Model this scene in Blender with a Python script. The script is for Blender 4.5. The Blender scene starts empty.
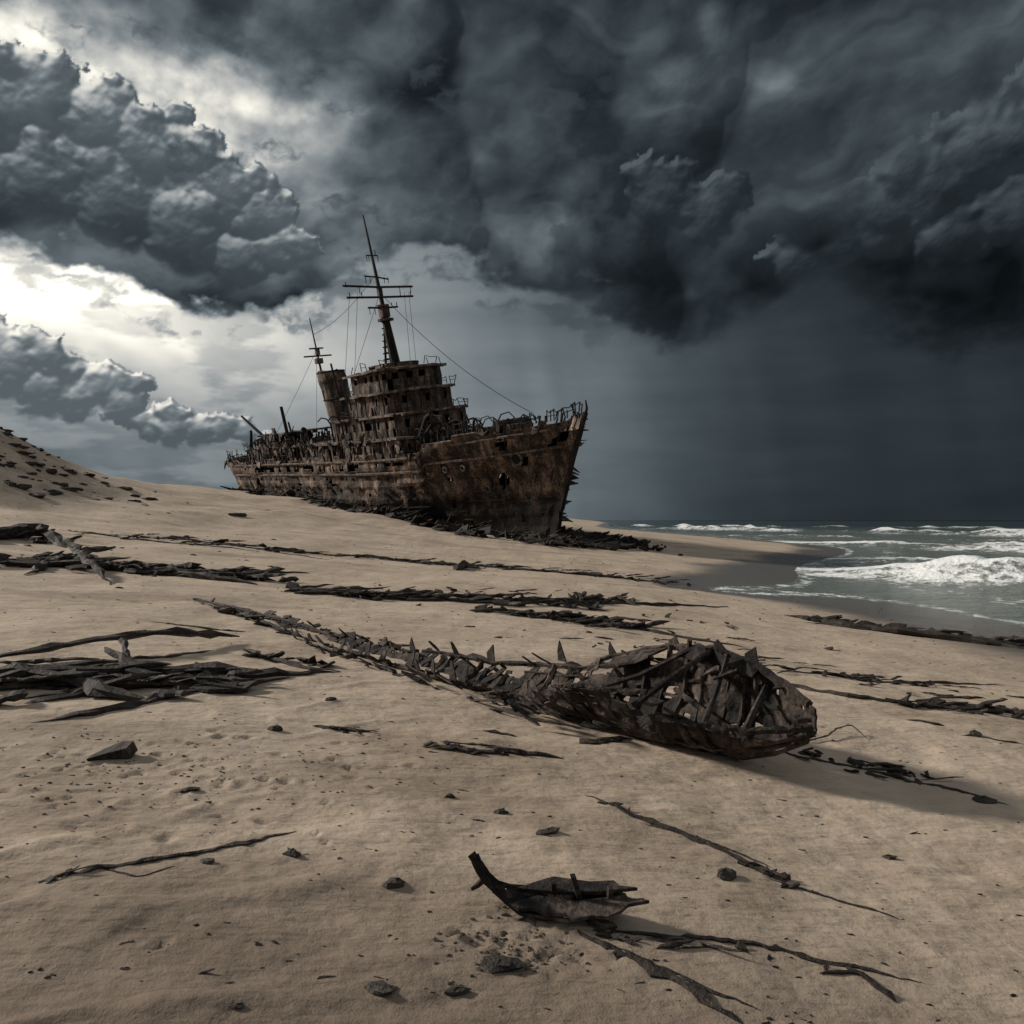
import bpy, math, random, time
import numpy as np
from bisect import bisect_right
from mathutils import Vector, Matrix, Euler
t_0 = time.time()
R = random.Random(7)
scene = bpy.context.scene
HC = 3.5          # eye height above sea level
F = 796.0

# ------------------------------------------------------------------ noise
def _h(xi, yi, seed):
    h = (xi*374761393 + yi*668265263 + seed*974711) & 0xffffffff
    h = ((h ^ (h >> 13))*1274126177) & 0xffffffff
    h = h ^ (h >> 16)
    return h/4294967295.0
def vn(x, y, seed=0):
    x = np.asarray(x, float); y = np.asarray(y, float)
    xi = np.floor(x).astype(np.int64); yi = np.floor(y).astype(np.int64)
    fx = x-xi; fy = y-yi
    fx = fx*fx*fx*(fx*(fx*6-15)+10); fy = fy*fy*fy*(fy*(fy*6-15)+10)
    a = _h(xi, yi, seed); b = _h(xi+1, yi, seed); c = _h(xi, yi+1, seed); d = _h(xi+1, yi+1, seed)
    return (a*(1-fx)+b*fx)*(1-fy)+(c*(1-fx)+d*fx)*fy
def fbm(x, y, seed=0, o=4, g=.5):
    s = 0; a = 1; t = 0; x = np.asarray(x, float); y = np.asarray(y, float)
    for k in range(o):
        s = s+a*vn(x, y, seed+k); t += a; a *= g
        x, y = 2.03*(.8*x+.6*y)+17.3, 2.03*(-.6*x+.8*y)-9.1
    return s/t
def vs1(x, y, seed=0):
    xi = math.floor(x); yi = math.floor(y); fx = x-xi; fy = y-yi
    fx = fx*fx*(3-2*fx); fy = fy*fy*(3-2*fy)
    return (_h(xi, yi, seed)*(1-fx)+_h(xi+1, yi, seed)*fx)*(1-fy)+(_h(xi, yi+1, seed)*(1-fx)+_h(xi+1, yi+1, seed)*fx)*fy
def fb1(x, y, seed=0, o=3):
    s = 0; a = 1; t = 0
    for k in range(o): s += a*vs1(x*2**k+17.3*k, y*2**k-9.1*k, seed+k); t += a; a *= .5
    return s/t
def sst(x, a, b):
    t = np.clip((x-a)/(b-a), 0, 1); return t*t*(3-2*t)

# ------------------------------------------------------------------ terrain
YS = [-4000, -100, 0, 26, 34, 42, 53, 64, 80, 100, 150, 278, 420, 1000, 4000]
XS = [60, 22, 17, 17, 16.5, 15.5, 18.0, 23, 33, 42, 43, 40, 50, 122, 420]
def shore(y):
    w = np.clip(np.abs(y)*.09, 1.5, 60)
    return sum(np.interp(y+k*w, YS, XS) for k in (-1, -.6, -.3, 0, .3, .6, 1))/7
PS = [-4000, -500, -60, -12, 0, 8, 16, 24, 47, 91, 150, 400, 6000]
PZ = [-30, -10, -2.2, -.5, 0, .45, 1.08, 1.7, 4.1, 8.6, 10.5, 13, 14]
PITS = []
for _ in range(150):      # trampled sand
    PITS.append((R.gauss(-2.7, .9), R.gauss(6.3, .9), R.uniform(.02, .06), -R.uniform(.006, .026), R.uniform(.5, 1.8)))
for _ in range(34):
    PITS.append((R.gauss(.0, .25), R.gauss(4.1, .14), R.uniform(.015, .05), -R.uniform(.008, .03), R.uniform(.5, 1.8)))
for _ in range(60):
    PITS.append((R.uniform(-6, 7), R.uniform(3.4, 13), R.uniform(.02, .05), -R.uniform(.004, .015), R.uniform(.5, 1.8)))
def T0(x, y):
    s = shore(y)-x + 1.2*(fbm(x*.05, y*.05, 3, 2)-.5)
    w = np.clip(np.abs(s)*.15, 1.0, 14)
    z = sum(np.interp(s+k*w, PS, PZ) for k in (-1, -.5, 0, .5, 1))/5
    z = z - .30*np.exp(-((x-10.5)/4.5)**2-((y-39)/7)**2)
    z = z + 7.0*np.exp(-((x+50)/12.)**2-((y-62)/16.)**2)
    land = sst(s, 1, 12)
    d = np.sqrt(x*x+y*y)
    z = z + land*(fbm(x*.12, y*.12, 11, 3)-.5)*.35
    z = z + land*sst(d, 25, 60)*(fbm(x*.16, y*.16, 31, 4)-.5)*1.3*sst(s, 22, 45)
    z = z + (.25+.75*land)*(fbm(x*.9, y*.9, 21, 3)-.5)*.10
    return z
def T(x, y):
    z = T0(x, y)
    near = np.clip(1-(np.sqrt(x*x+y*y)-10)/10, 0, 1)
    z = z + near*(fbm(x*4, y*4, 41, 3)-.5)*.024
    rr = np.sin((x*2.3-y*2.9)*1.7+9*fbm(x*.7, y*.7, 51, 3))
    z = z + near*.022*np.clip(rr-.75, 0, 1)*(.9*sst(vn(x*.6, y*.6, 61), .4, .75)+1.5*sst(x, -.6, -1.4)*sst(y, 5.5, 4.6))*2
    return z

# ------------------------------------------------------------------ node helpers
class X:
    def __init__(s, nt, sock): s.nt = nt; s.s = sock
    def _o(s, op, o): return mth(s.nt, op, s, o)
    def __add__(s, o): return s._o('ADD', o)
    __radd__ = __add__
    def __sub__(s, o): return s._o('SUBTRACT', o)
    def __rsub__(s, o): return mth(s.nt, 'SUBTRACT', o, s)
    def __mul__(s, o): return s._o('MULTIPLY', o)
    __rmul__ = __mul__
def mth(nt, op, *a, clamp=False):
    n = nt.nodes.new('ShaderNodeMath'); n.operation = op; n.use_clamp = clamp
    for i, v in enumerate(a):
        if isinstance(v, X): nt.links.new(v.s, n.inputs[i])
        else: n.inputs[i].default_value = v
    return X(nt, n.outputs[0])
def ss(v, a, b, lo=0., hi=1.):
    n = v.nt.nodes.new('ShaderNodeMapRange'); n.interpolation_type = 'SMOOTHSTEP'
    v.nt.links.new(v.s, n.inputs[0])
    for i, q in enumerate((a, b, lo, hi)): n.inputs[i+1].default_value = q
    return X(v.nt, n.outputs[0])
def vmap(nt, vec, scale=(1, 1, 1), loc=(0, 0, 0)):
    n = nt.nodes.new('ShaderNodeMapping'); nt.links.new(vec, n.inputs[0])
    n.inputs['Scale'].default_value = scale; n.inputs['Location'].default_value = loc
    return n.outputs[0]
def noise(nt, vec, scale, detail=5, rough=.55, dist=0.):
    n = nt.nodes.new('ShaderNodeTexNoise')
    nt.links.new(vec, n.inputs['Vector'])
    n.inputs['Scale'].default_value = scale; n.inputs['Detail'].default_value = detail
    n.inputs['Roughness'].default_value = rough; n.inputs['Distortion'].default_value = dist
    return X(nt, n.outputs[0])
def ramp(nt, fac, stops):
    n = nt.nodes.new('ShaderNodeValToRGB'); nt.links.new(fac.s, n.inputs[0])
    els = n.color_ramp.elements
    while len(els) < len(stops): els.new(.5)
    for e, (p, c) in zip(els, stops):
        e.position = p; e.color = (*c, 1)
    return n.outputs[0]
def mixc(nt, f, a, b):
    n = nt.nodes.new('ShaderNodeMix'); n.data_type = 'RGBA'
    if isinstance(f, X): nt.links.new(f.s, n.inputs[0])
    else: n.inputs[0].default_value = f
    for i, c in ((6, a), (7, b)):
        if isinstance(c, tuple): n.inputs[i].default_value = (*c, 1)
        else: nt.links.new(c, n.inputs[i])
    return n.outputs[2]
def newmat(name):
    m = bpy.data.materials.new(name); m.use_nodes = True
    nt = m.node_tree; b = nt.nodes['Principled BSDF']
    return m, nt, b
def bump(nt, b, h, dist, strength=1., prev=None):
    n = nt.nodes.new('ShaderNodeBump'); nt.links.new(h.s, n.inputs['Height'])
    n.inputs['Distance'].default_value = dist; n.inputs['Strength'].default_value = strength
    if prev: nt.links.new(prev, n.inputs['Normal'])
    if b: nt.links.new(n.outputs[0], b.inputs['Normal'])
    return n.outputs[0]
def setin(nt, b, name, v):
    if isinstance(v, X): nt.links.new(v.s, b.inputs[name])
    elif isinstance(v, (int, float)): b.inputs[name].default_value = v
    else: nt.links.new(v, b.inputs[name])
def attr(nt, name, out='Fac'):
    n = nt.nodes.new('ShaderNodeAttribute'); n.attribute_name = name
    return X(nt, n.outputs[out])
def objco(nt):
    return nt.nodes.new('ShaderNodeTexCoord').outputs['Object']

# ------------------------------------------------------------------ materials
def mat_sand():
    m, nt, b = newmat('sand'); o = objco(nt)
    big = noise(nt, o, .35, 3); mid = noise(nt, o, 2.4, 5, .62); gr = noise(nt, o, 140, 1, .7)
    fac = big*.5+mid*.38+gr*.22
    dry = ramp(nt, fac, [(.36, (.29, .222, .160)), (.53, (.43, .342, .258)), (.70, (.53, .435, .338))])
    spk = ss(noise(nt, o, 38, 2, .6), .63, .73)
    dry = mixc(nt, spk*.5, dry, (.08, .06, .045))
    streak = ss(noise(nt, vmap(nt, o, (.14, .5, 1)), 1.0, 5, .64), .50, .68)*.5
    dry = mixc(nt, streak, dry, (.18, .134, .096))
    dry = mixc(nt, attr(nt, 'painted_shade'), dry, (.135, .100, .074))  # foreground darkening, like a vignette, painted into the sand colour
    wet = attr(nt, 'wet')
    col = mixc(nt, wet, dry, (.14, .128, .115))
    setin(nt, b, 'Base Color', col)
    setin(nt, b, 'Roughness', .92-wet*.68)
    b.inputs['Specular IOR Level'].default_value = .35
    dryf = 1-wet*.93
    h = noise(nt, o, 7, 4, .6)*.35+noise(nt, vmap(nt, o, (1, 2.6, 1)), 2.0, 3, .55)+noise(nt, o, 95, 2, .7)*.07
    bump(nt, b, h*dryf, .065, .9)
    return m
def mat_sea():
    m, nt, b = newmat('sea_water'); o = objco(nt)
    foam = attr(nt, 'foam')
    n1 = noise(nt, vmap(nt, o, (1, .6, 1)), 1.7, 5, .7); n2 = noise(nt, o, .28, 3)
    f = ss(foam+(n1-.5)*1.6+(n2-.5)*.8, .46, .78)
    far = attr(nt, 'far')
    base = mixc(nt, far, (.16, .185, .17), (.028, .046, .048))
    setin(nt, b, 'Base Color', mixc(nt, f, base, (.78, .80, .80)))
    setin(nt, b, 'Roughness', .2+f*.6)
    b.inputs['IOR'].default_value = 1.33
    h1 = bump(nt, None, noise(nt, vmap(nt, o, (.5, 1, 1)), .35, 4, .6), .7, .9)
    bump(nt, b, noise(nt, o, 2.6, 4, .65)+f*.5, .2, .9, h1)
    return m
def mat_rust(name, dark=1., scale=1., tan=.5, sat=1., off=0., con=1.):
    m, nt, b = newmat(name); o = objco(nt)
    st = noise(nt, vmap(nt, o, (1, 1, .16)), 1.1*scale, 5, .68)
    pt = noise(nt, o, .42*scale, 6, .66); fi = noise(nt, o, 5*scale, 4, .68)
    fac = (st*.42+pt*.42+fi*.32-.58)*con+.5+off
    def cc(r, g, b_):
        l = (r+g+b_)/3; return tuple((l+(q-l)*sat)*dark for q in (r, g, b_))
    c = ramp(nt, fac, [(.36, cc(.006, .005, .005)), (.46, cc(.026, .017, .012)), (.54, cc(.095, .055, .034)),
                       (.62, cc(.22, .135, .085)), (.74, cc(.45, .34, .25))])
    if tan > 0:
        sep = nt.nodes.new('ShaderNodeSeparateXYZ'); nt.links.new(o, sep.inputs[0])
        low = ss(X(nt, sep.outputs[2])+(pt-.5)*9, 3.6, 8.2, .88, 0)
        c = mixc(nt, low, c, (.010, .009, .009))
    setin(nt, b, 'Base Color', c); setin(nt, b, 'Roughness', .62+fi*.35)
    b.inputs['Specular IOR Level'].default_value = .3
    bump(nt, b, pt*1.5+fi, .08/scale, 1.)
    return m
def mat_wood(name, lo=(.008, .006, .005), hi=(.085, .066, .052)):
    m, nt, b = newmat(name); o = objco(nt)
    n1 = noise(nt, o, 3.5, 4, .65); n2 = noise(nt, o, 22, 4, .7)
    c = ramp(nt, n1*.6+n2*.4, [(.38, lo), (.52, tuple((p+q)*.38 for p, q in zip(lo, hi))), (.68, hi)])
    setin(nt, b, 'Base Color', c); setin(nt, b, 'Roughness', .5+n2*.45)
    b.inputs['Specular IOR Level'].default_value = .3
    bump(nt, b, n2+n1, .03, 1.)
    return m
M_SAND = mat_sand(); M_SEA = mat_sea()
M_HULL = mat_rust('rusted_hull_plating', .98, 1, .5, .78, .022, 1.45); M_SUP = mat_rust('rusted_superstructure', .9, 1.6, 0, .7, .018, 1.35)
M_DECK = mat_rust('weathered_deck_edge', 1.0, 1.6, 0, .55, .05, 1.1)
M_IRON = mat_rust('blackened_iron', .26, 2.0, 0, .6); M_BOAT = mat_rust('corroded_boat_plate', .58, 4.0, 0, .55, .0, 1.25)
M_WOOD = mat_wood('charred_driftwood'); M_ROCK = mat_wood('dark_stone', (.02, .017, .015), (.09, .075, .062))

# ------------------------------------------------------------------ mesh builder
class MB:
    def __init__(s): s.v = []; s.f = []
    def add(s, vs, fs):
        k = len(s.v); s.v.extend([tuple(p) for p in vs]); s.f.extend([tuple(i+k for i in f) for f in fs])
    def tube(s, pts, r0, r1=None, n=6, flat=1., jit=0.):
        pts = [Vector(p) for p in pts]
        if r1 is None: r1 = r0
        vs = []; fs = []; m = len(pts)
        for i, p in enumerate(pts):
            t = (pts[min(i+1, m-1)]-pts[max(i-1, 0)])
            if t.length < 1e-6: t = Vector((0, 0, 1))
            t.normalize()
            up = Vector((0, 0, 1)) if abs(t.z) < .9 else Vector((1, 0, 0))
            a = t.cross(up).normalized(); b = a.cross(t).normalized()
            r = r0+(r1-r0)*i/max(1, m-1)
            for k in range(n):
                q = 2*math.pi*k/n+.4
                rr = r*(1+jit*R.uniform(-1, 1))
                vs.append(p+a*math.cos(q)*rr+b*math.sin(q)*rr*flat)
        for i in range(m-1):
            for k in range(n):
                fs.append((i*n+k, i*n+(k+1) % n, (i+1)*n+(k+1) % n, (i+1)*n+k))
        fs.append(tuple(range(n-1, -1, -1))); fs.append(tuple((m-1)*n+k for k in range(n)))
        s.add(vs, fs)
    def box(s, c, size, rot=(0, 0, 0), jit=0.):
        M = Euler(rot).to_matrix(); c = Vector(c); vs = []
        for dx in (-.5, .5):
            for dy in (-.5, .5):
                for dz in (-.5, .5):
                    vs.append(c+M@Vector((dx*size[0]*(1+jit*R.uniform(-1, 1)), dy*size[1]*(1+jit*R.uniform(-1, 1)), dz*size[2]*(1+jit*R.uniform(-1, 1)))))
        s.add(vs, [(0, 1, 3, 2), (4, 6, 7, 5), (0, 4, 5, 1), (2, 3, 7, 6), (0, 2, 6, 4), (1, 5, 7, 3)])
    def slab(s, poly, th):
        n = len(poly)
        vs = [Vector(p) for p in poly]+[Vector(p)-Vector((0, 0, th)) for p in poly]
        fs = [tuple(range(n)), tuple(range(2*n-1, n-1, -1))]+[(i, i+n, (i+1) % n+n, (i+1) % n) for i in range(n)]
        s.add(vs, fs)
    def shard(s, c, size, rot):
        M = Euler(rot).to_matrix(); n = R.randint(5, 8); top = []
        for k in range(n):
            q = 2*math.pi*k/n; r = R.uniform(.35, 1)
            top.append(Vector(c)+M@Vector((math.cos(q)*r*size[0]*.5, math.sin(q)*r*size[1]*.5, R.uniform(-.15, .15)*size[1]*.4)))
        nn = M@Vector((0, 0, size[2]))
        vs = top+[p-nn for p in top]
        s.add(vs, [tuple(range(n)), tuple(range(2*n-1, n-1, -1))]+[(i, i+n, (i+1) % n+n, (i+1) % n) for i in range(n)])
    def chunk(s, c, size, seed):
        r = random.Random(seed); vs = []; fs = []; nr, ns = 4, 7; ro = r.uniform(-.6, .6)
        for i in range(nr+1):
            ph = math.pi*i/nr
            for k in range(ns):
                q = 2*math.pi*k/ns; rr = r.uniform(.55, 1.2)
                X_ = math.sin(ph)*math.cos(q)*size[0]*rr*.5; Y_ = math.sin(ph)*math.sin(q)*size[1]*rr*.5
                vs.append((c[0]+X_*math.cos(ro)-Y_*math.sin(ro), c[1]+X_*math.sin(ro)+Y_*math.cos(ro), c[2]+math.cos(ph)*size[2]*rr*.5))
        for i in range(nr):
            for k in range(ns): fs.append((i*ns+k, (i+1)*ns+k, (i+1)*ns+(k+1) % ns, i*ns+(k+1) % ns))
        s.add(vs, fs)
    def obj(s, name, mat, parent=None, smooth=False, solid=0.):
        me = bpy.data.meshes.new(name); me.from_pydata(s.v, [], s.f); me.validate(); me.update()
        o = bpy.data.objects.new(name, me); scene.collection.objects.link(o); me.materials.append(mat)
        if smooth: me.polygons.foreach_set('use_smooth', [True]*len(me.polygons))
        if solid:
            md = o.modifiers.new('s', 'SOLIDIFY'); md.thickness = solid; md.offset = 0
        if parent: o.parent = parent
        return o
def empty(name, mat=None):
    e = bpy.data.objects.new(name, None); scene.collection.objects.link(e)
    if mat is not None: e.matrix_world = mat
    return e

# ------------------------------------------------------------------ ground + sea grids
def axis(lo, hi, a, b, st, g):
    mid = list(np.arange(a, b, st)); up = []; x = mid[-1]; d = st
    while x < hi: d *= g; x += d; up.append(x)
    dn = []; x = mid[0]; d = st
    while x > lo: d *= g; x -= d; dn.append(x)
    return np.array(dn[::-1]+mid+up)
def gridmesh(name, co, n, m, mat, attrs={}, cols={}):
    idx = np.arange(n*m).reshape(n, m)
    q = np.stack([idx[:-1, :-1], idx[:-1, 1:], idx[1:, 1:], idx[1:, :-1]], -1).reshape(-1, 4)
    me = bpy.data.meshes.new(name)
    me.vertices.add(n*m); me.vertices.foreach_set('co', co.astype(np.float32).ravel())
    me.loops.add(q.size); me.loops.foreach_set('vertex_index', q.ravel().astype(np.int32))
    me.polygons.add(len(q)); me.polygons.foreach_set('loop_start', np.arange(0, q.size, 4, dtype=np.int32))
    me.polygons.foreach_set('use_smooth', np.ones(len(q), bool))
    me.update(calc_edges=True)
    for k, v in attrs.items():
        at = me.attributes.new(k, 'FLOAT', 'POINT'); at.data.foreach_set('value', v.ravel().astype(np.float32))
    o = bpy.data.objects.new(name, me); scene.collection.objects.link(o); me.materials.append(mat)
    return o
def grid(name, xs, ys, zf, mat, attrs):
    Xg, Yg = np.meshgrid(xs, ys); Z = zf(Xg, Yg); n, m = Xg.shape
    gridmesh(name, np.stack([Xg, Yg, Z], -1), n, m, mat, {k: fn(Xg, Yg, Z) for k, fn in attrs.items()})
    return Z
def ground_z(x, y):
    z = T(x, y)
    sub = (np.abs(x) < 9) & (y > 2) & (y < 16)
    xx = x[sub]; yy = y[sub]; dz = np.zeros_like(xx)
    wx = xx+.10*(fbm(xx*6, yy*6, 83, 3)-.5); wy = yy+.10*(fbm(xx*6, yy*6, 87, 3)-.5)
    for (px, py, r, d, an) in PITS:
        q = (wx-px)**2*an+(wy-py)**2
        near = q < (4*r)**2
        e = q[near]/(r*r)
        dz[near] += d*np.exp(-e**1.3) - d*.45*np.exp(-(np.sqrt(e)-1.6)**2*4)
    z[sub] += dz
    return z
def painted_shade_f(x, y, z):  # painted vignette: sand darkens close to the camera and at mid-left
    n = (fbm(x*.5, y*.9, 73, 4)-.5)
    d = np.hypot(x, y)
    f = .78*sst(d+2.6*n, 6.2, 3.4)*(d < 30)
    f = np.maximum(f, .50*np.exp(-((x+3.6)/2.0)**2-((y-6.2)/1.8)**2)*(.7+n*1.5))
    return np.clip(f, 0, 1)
gx = axis(-3000, 3000, -6, 7, .033, 1.035); gy = axis(-1500, 4000, 2.8, 11, .033, 1.035)
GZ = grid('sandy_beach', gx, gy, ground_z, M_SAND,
     {'wet': lambda x, y, z: np.clip(1-sst(z+(fbm(x*.25, y*.12, 71, 3)-.5)*.3, .20, .44), 0, 1), 'painted_shade': painted_shade_f})
print('ground', GZ.shape, time.time()-t_0)
gxl = gx.tolist(); gyl = gy.tolist(); GZl = GZ.tolist()
def H(x, y):
    i = min(max(bisect_right(gxl, x)-1, 0), len(gxl)-2); j = min(max(bisect_right(gyl, y)-1, 0), len(gyl)-2)
    u = (x-gxl[i])/(gxl[i+1]-gxl[i]); v = (y-gyl[j])/(gyl[j+1]-gyl[j])
    a = GZl[j]; b = GZl[j+1]
    return (a[i]*(1-u)+a[i+1]*u)*(1-v)+(b[i]*(1-u)+b[i+1]*u)*v
def G(px, py):
    """where a sight line from the dune top meets the sand"""
    dx = (px-512)/F; dz = (520-py)/F
    y = 2.0
    while y < 400:
        ny = y*1.02
        if HC+ny*dz-H(ny*dx, ny) < 0:
            a, b = y, ny
            for _ in range(12):
                m = (a+b)/2
                if HC+m*dz-H(m*dx, m) < 0: b = m
                else: a = m
            return (a*dx, a)
        y = ny
    return (y*dx, y)
CR = [([(16, 68), (20, 57), (24.0, 50), (28.5, 42), (33, 30), (37, 8), (43, -60)], 1.35, 1.9, 1.15),
      ([(25, 80), (30, 71), (36, 60), (42, 44), (47, 5)], .5, 1.4, .8),
      ([(40, 130), (48, 113), (56, 97), (62, 80), (70, 50), (76, 0)], .9, 2.0, 1.1),
      ([(46, 175), (62, 150), (76, 120), (90, 70), (98, 0)], .6, 2.0, .75),
      ([(60, 300), (82, 262), (98, 220), (115, 150), (130, 50)], 1.5, 3.0, 1.15),
      ([(60, 420), (100, 395), (150, 370), (210, 300)], 1.2, 3.8, 1.0)]
def segd(x, y, pts):
    best = np.full(x.shape, 1e9)
    for (ax, ay), (bx, by) in zip(pts[:-1], pts[1:]):
        vx, vy = bx-ax, by-ay; t = np.clip(((x-ax)*vx+(y-ay)*vy)/(vx*vx+vy*vy), 0, 1)
        dx = x-ax-t*vx; dy = y-ay-t*vy; d = np.hypot(dx, dy)
        sg = np.sign(dx*vy-dy*vx)
        best = np.where(d < np.abs(best), d*np.where(sg == 0, 1, sg), best)
    return best
def wob(x, y): return x+5*(fbm(x*.07, y*.07, 5, 4)-.5), y+5*(fbm(x*.07, y*.07, 6, 4)-.5)
def sea_z(x, y):
    z = np.zeros_like(x); wx, wy = wob(x, y)
    for pts, h, w, f in CR:
        d = segd(wx, wy, pts); a = h*np.clip(1.9*fbm(x*.09, y*.09, 9, 3)-.25, .1, 1.3)
        z += a*np.exp(-np.where(d < 0, (d/w)**2, (d/(w*2.2))**2))*(.8+.4*fbm(x*1.1, y*1.1, 19, 3))
    dep = -T0(x, y)
    z += (fbm(x*.5, y*.25, 81, 4)-.5)*.3*sst(dep, .05, .8)
    return z*sst(dep, -.02, .45)
def foam(x, y, z):
    wx, wy = wob(x, y); f = np.zeros_like(x)
    for pts, h, w, k in CR:
        d = segd(wx, wy, pts); kk = k*np.clip(1.9*fbm(x*.09, y*.09, 9, 3)-.15, .4, 1.1)
        f = np.maximum(f, kk*np.maximum(np.exp(-(d/(w*1.2))**2), .58*np.exp(-((np.abs(d)-w*2.3)/(w*2.6))**2)))
    dep = -T0(x, y)
    f = np.maximum(f, .62*np.exp(-((dep-.025)/.03)**2))
    f = np.maximum(f, .48*np.exp(-((dep-.2)/.10)**2))
    return f
q = grid('sea', axis(4, 13500, 8, 60, .35, 1.045), axis(-3000, 13500, 18, 130, .45, 1.045), sea_z, M_SEA,
     {'foam': foam, 'far': lambda x, y, z: sst(np.hypot(x, y), 50, 500)})
print('sea', q.shape, time.time()-t_0)

# ------------------------------------------------------------------ shipwreck
th = math.radians(-51.5)
SM = Matrix.Translation((3.7, 71.2, .15))@Matrix.Rotation(th, 4, 'Z')@Matrix.Rotation(math.radians(2.4), 4, 'Y')@Matrix.Rotation(math.radians(11), 4, 'X')@Matrix.Diagonal((.885, .935, .935, 1))@Matrix.Translation((-80, 0, 0))
ship = empty('shipwreck', SM)
def s1(x, a, b):
    t = min(1, max(0, (x-a)/(b-a))); return t*t*(3-2*t)
def zdeck(u): return 11.3+.85*s1(u, .775, .785)+1.25*max(0, (u-.6)/.4)**2+.6*max(0, (.2-u)/.2)**2
def hullpt(u, v, side):
    xs_ = 4-3.5*v*v; xb = 80+6.8*v**1.2
    x = xs_+(xb-xs_)*u
    ps = 1. if u > .14 else math.sqrt(max(0, 1-((.14-u)/.14)**2))**(1+(1-v)*1.5)
    t = max(0, (u-.58)/.42); pb = max(0, 1-t**(1.3+2.0*v))
    sec = max(v, .0001)**(.24+.65*t**1.5)
    hb = 6.4*ps*pb*sec
    return x, side*hb, v*zdeck(u)
nu, nv = 180, 30
hull = MB()
for side in (-1, 1):
    vs = []
    for j in range(nv+1):
        for i in range(nu+1):
            u = i/nu; v = j/nv
            x, y, z = hullpt(u, v, side)
            den = (fb1(x*.35, z*.5+side*9, 5, 3)-.5)*.9*min(1, (1-u)*8)*min(1, u*8)
            y += side*(den+(.09 if j % 5 < 2 else 0)+(.04 if (i+j//5*4) % 9 < 4 else 0))*(1 if .05 < v and u < .985 else 0)
            if j == nv: z -= vs1(x*.9, side*5, 8)**3*1.5
            vs.append((x, y, z))
    fs = []
    for j in range(nv):
        for i in range(nu):
            u = (i+.5)/nu; v = (j+.5)/nv
            if .12 < u < .76 and j == 22 and i % 4 == 0 and R.random() < .7: continue
            if .22 < u < .62 and j in (25, 26) and i % 6 in (0, 1, 2) and R.random() < .8: continue
            nz = fb1(u*34, v*7+side*20, 77, 3)
            if v > .55 and nz > .69: continue
            if v > .86 and .08 < u < .74 and nz > .54: continue
            if v > .95 and nz > .46: continue
            if u > .9 and v > .3 and nz > .72: continue
            if v < .5 and nz > .80: continue
            a = j*(nu+1)+i
            q = (a, a+1, a+nu+2, a+nu+1)
            fs.append(q if side < 0 else q[::-1])
    hull.add(vs, fs)
hull.obj('hull', M_HULL, ship, solid=.14)
S = MB(); P = MB(); I = MB(); C = MB(); D = MB()
dk = []; n = 60
for i in range(n+1):
    u = i/n; x, y, z = hullpt(u, .90, -1); dk.append((x, y, z))
vs = dk+[(x, -y, z) for x, y, z in dk]
S.add(vs, [(i, i+1, n+2+i, n+1+i) for i in range(n) if not (i in (14, 15, 44, 45))])
for i in range(4, nu-3, 4):
    for side in (-1, 1):
        pts = [hullpt(i/nu, v/12, side) for v in range(2, 13)]
        pts = [(x, y*.95, z) for x, y, z in pts]
        if R.random() < .35: pts[-1] = (pts[-1][0]+R.uniform(-.3, .3), pts[-1][1]*R.uniform(.9, 1.08), pts[-1][2]+R.uniform(.1, .8))
        I.tube(pts, .11, n=4)
for v, r, m_ in ((.80, .15, D), (.93, .12, D), (.45, .08, I)):
    for side in (-1, 1):
        m_.tube([tuple(Vector(hullpt(i/70, v, side))+Vector((0, side*.15, 0))) for i in range(2, 70)], r, n=5)
I.tube([tuple(Vector(hullpt(1, v/14, -1))+Vector((.1, 0, 0))) for v in range(0, 15)], .34, .26, n=6, jit=.15)
I.tube([(86.8, 0, 13.1), (87.1, .05, 13.8), (87.0, .1, 14.5)], .18, .06, n=5)
for k in range(60):
    v = R.uniform(.25, 1); x, y, z = hullpt(R.uniform(.95, 1), v, 1)
    P.add([(x, y+.05, z), (x+R.uniform(-.7, 1.0), y+R.uniform(.3, 1.5), z+R.uniform(-.6, .6)), (x-R.uniform(.3, .9), y+R.uniform(0, .6), z+R.uniform(.2, 1.1))], [(0, 1, 2)])
    I.tube([(x, y, z), (x+R.uniform(-.3, .9), y+R.uniform(.2, 1.2), z+R.uniform(-.4, .5))], .08, .03, n=4)
def ring(mb, c, nrm, r, t):
    c = Vector(c); nrm = Vector(nrm).normalized(); a = nrm.cross(Vector((0, 0, 1))).normalized(); b = a.cross(nrm)
    pts = [c+(a*math.cos(q)+b*math.sin(q))*r for q in [2*math.pi*k/12 for k in range(13)]]
    mb.tube(pts, t, n=5)
dark_disc = MB()
for u, v, r in [(.93, .76, .6), (.885, .55, .3), (.85, .74, .28), (.82, .74, .28), (.79, .74, .28), (.90, .82, .22), (.87, .62, .2), (.76, .6, .22), (.72, .6, .22), (.68, .6, .22)]+[(.2+.035*k, .52, .2) for k in range(13)]+[(.30+.035*k, .66, .24) for k in range(13)]:
    x, y, z = hullpt(u, v, -1); x2, y2, _ = hullpt(u+.01, v, -1); nrm = Vector((y2-y, -(x2-x), -.12)).normalized()
    ring(D, Vector((x, y, z))+nrm*.30, nrm, r, r*.22+.02)
    a = nrm.cross(Vector((0, 0, 1))).normalized(); b = a.cross(nrm); c = Vector((x, y, z))+nrm*.33
    dark_disc.add([c+(a*math.cos(2*math.pi*k/12)+b*math.sin(2*math.pi*k/12))*r*.95 for k in range(12)], [tuple(range(12))])  # black disc on the plating stands in for a shaded opening
mh, nth, bh = newmat('painted_dark_interior'); bh.inputs['Base Color'].default_value = (.004, .004, .004, 1); bh.inputs['Roughness'].default_value = 1  # near-black paint in place of shade inside portholes and deckhouses
dark_disc.obj('porthole_shade_discs', mh, ship)

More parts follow.
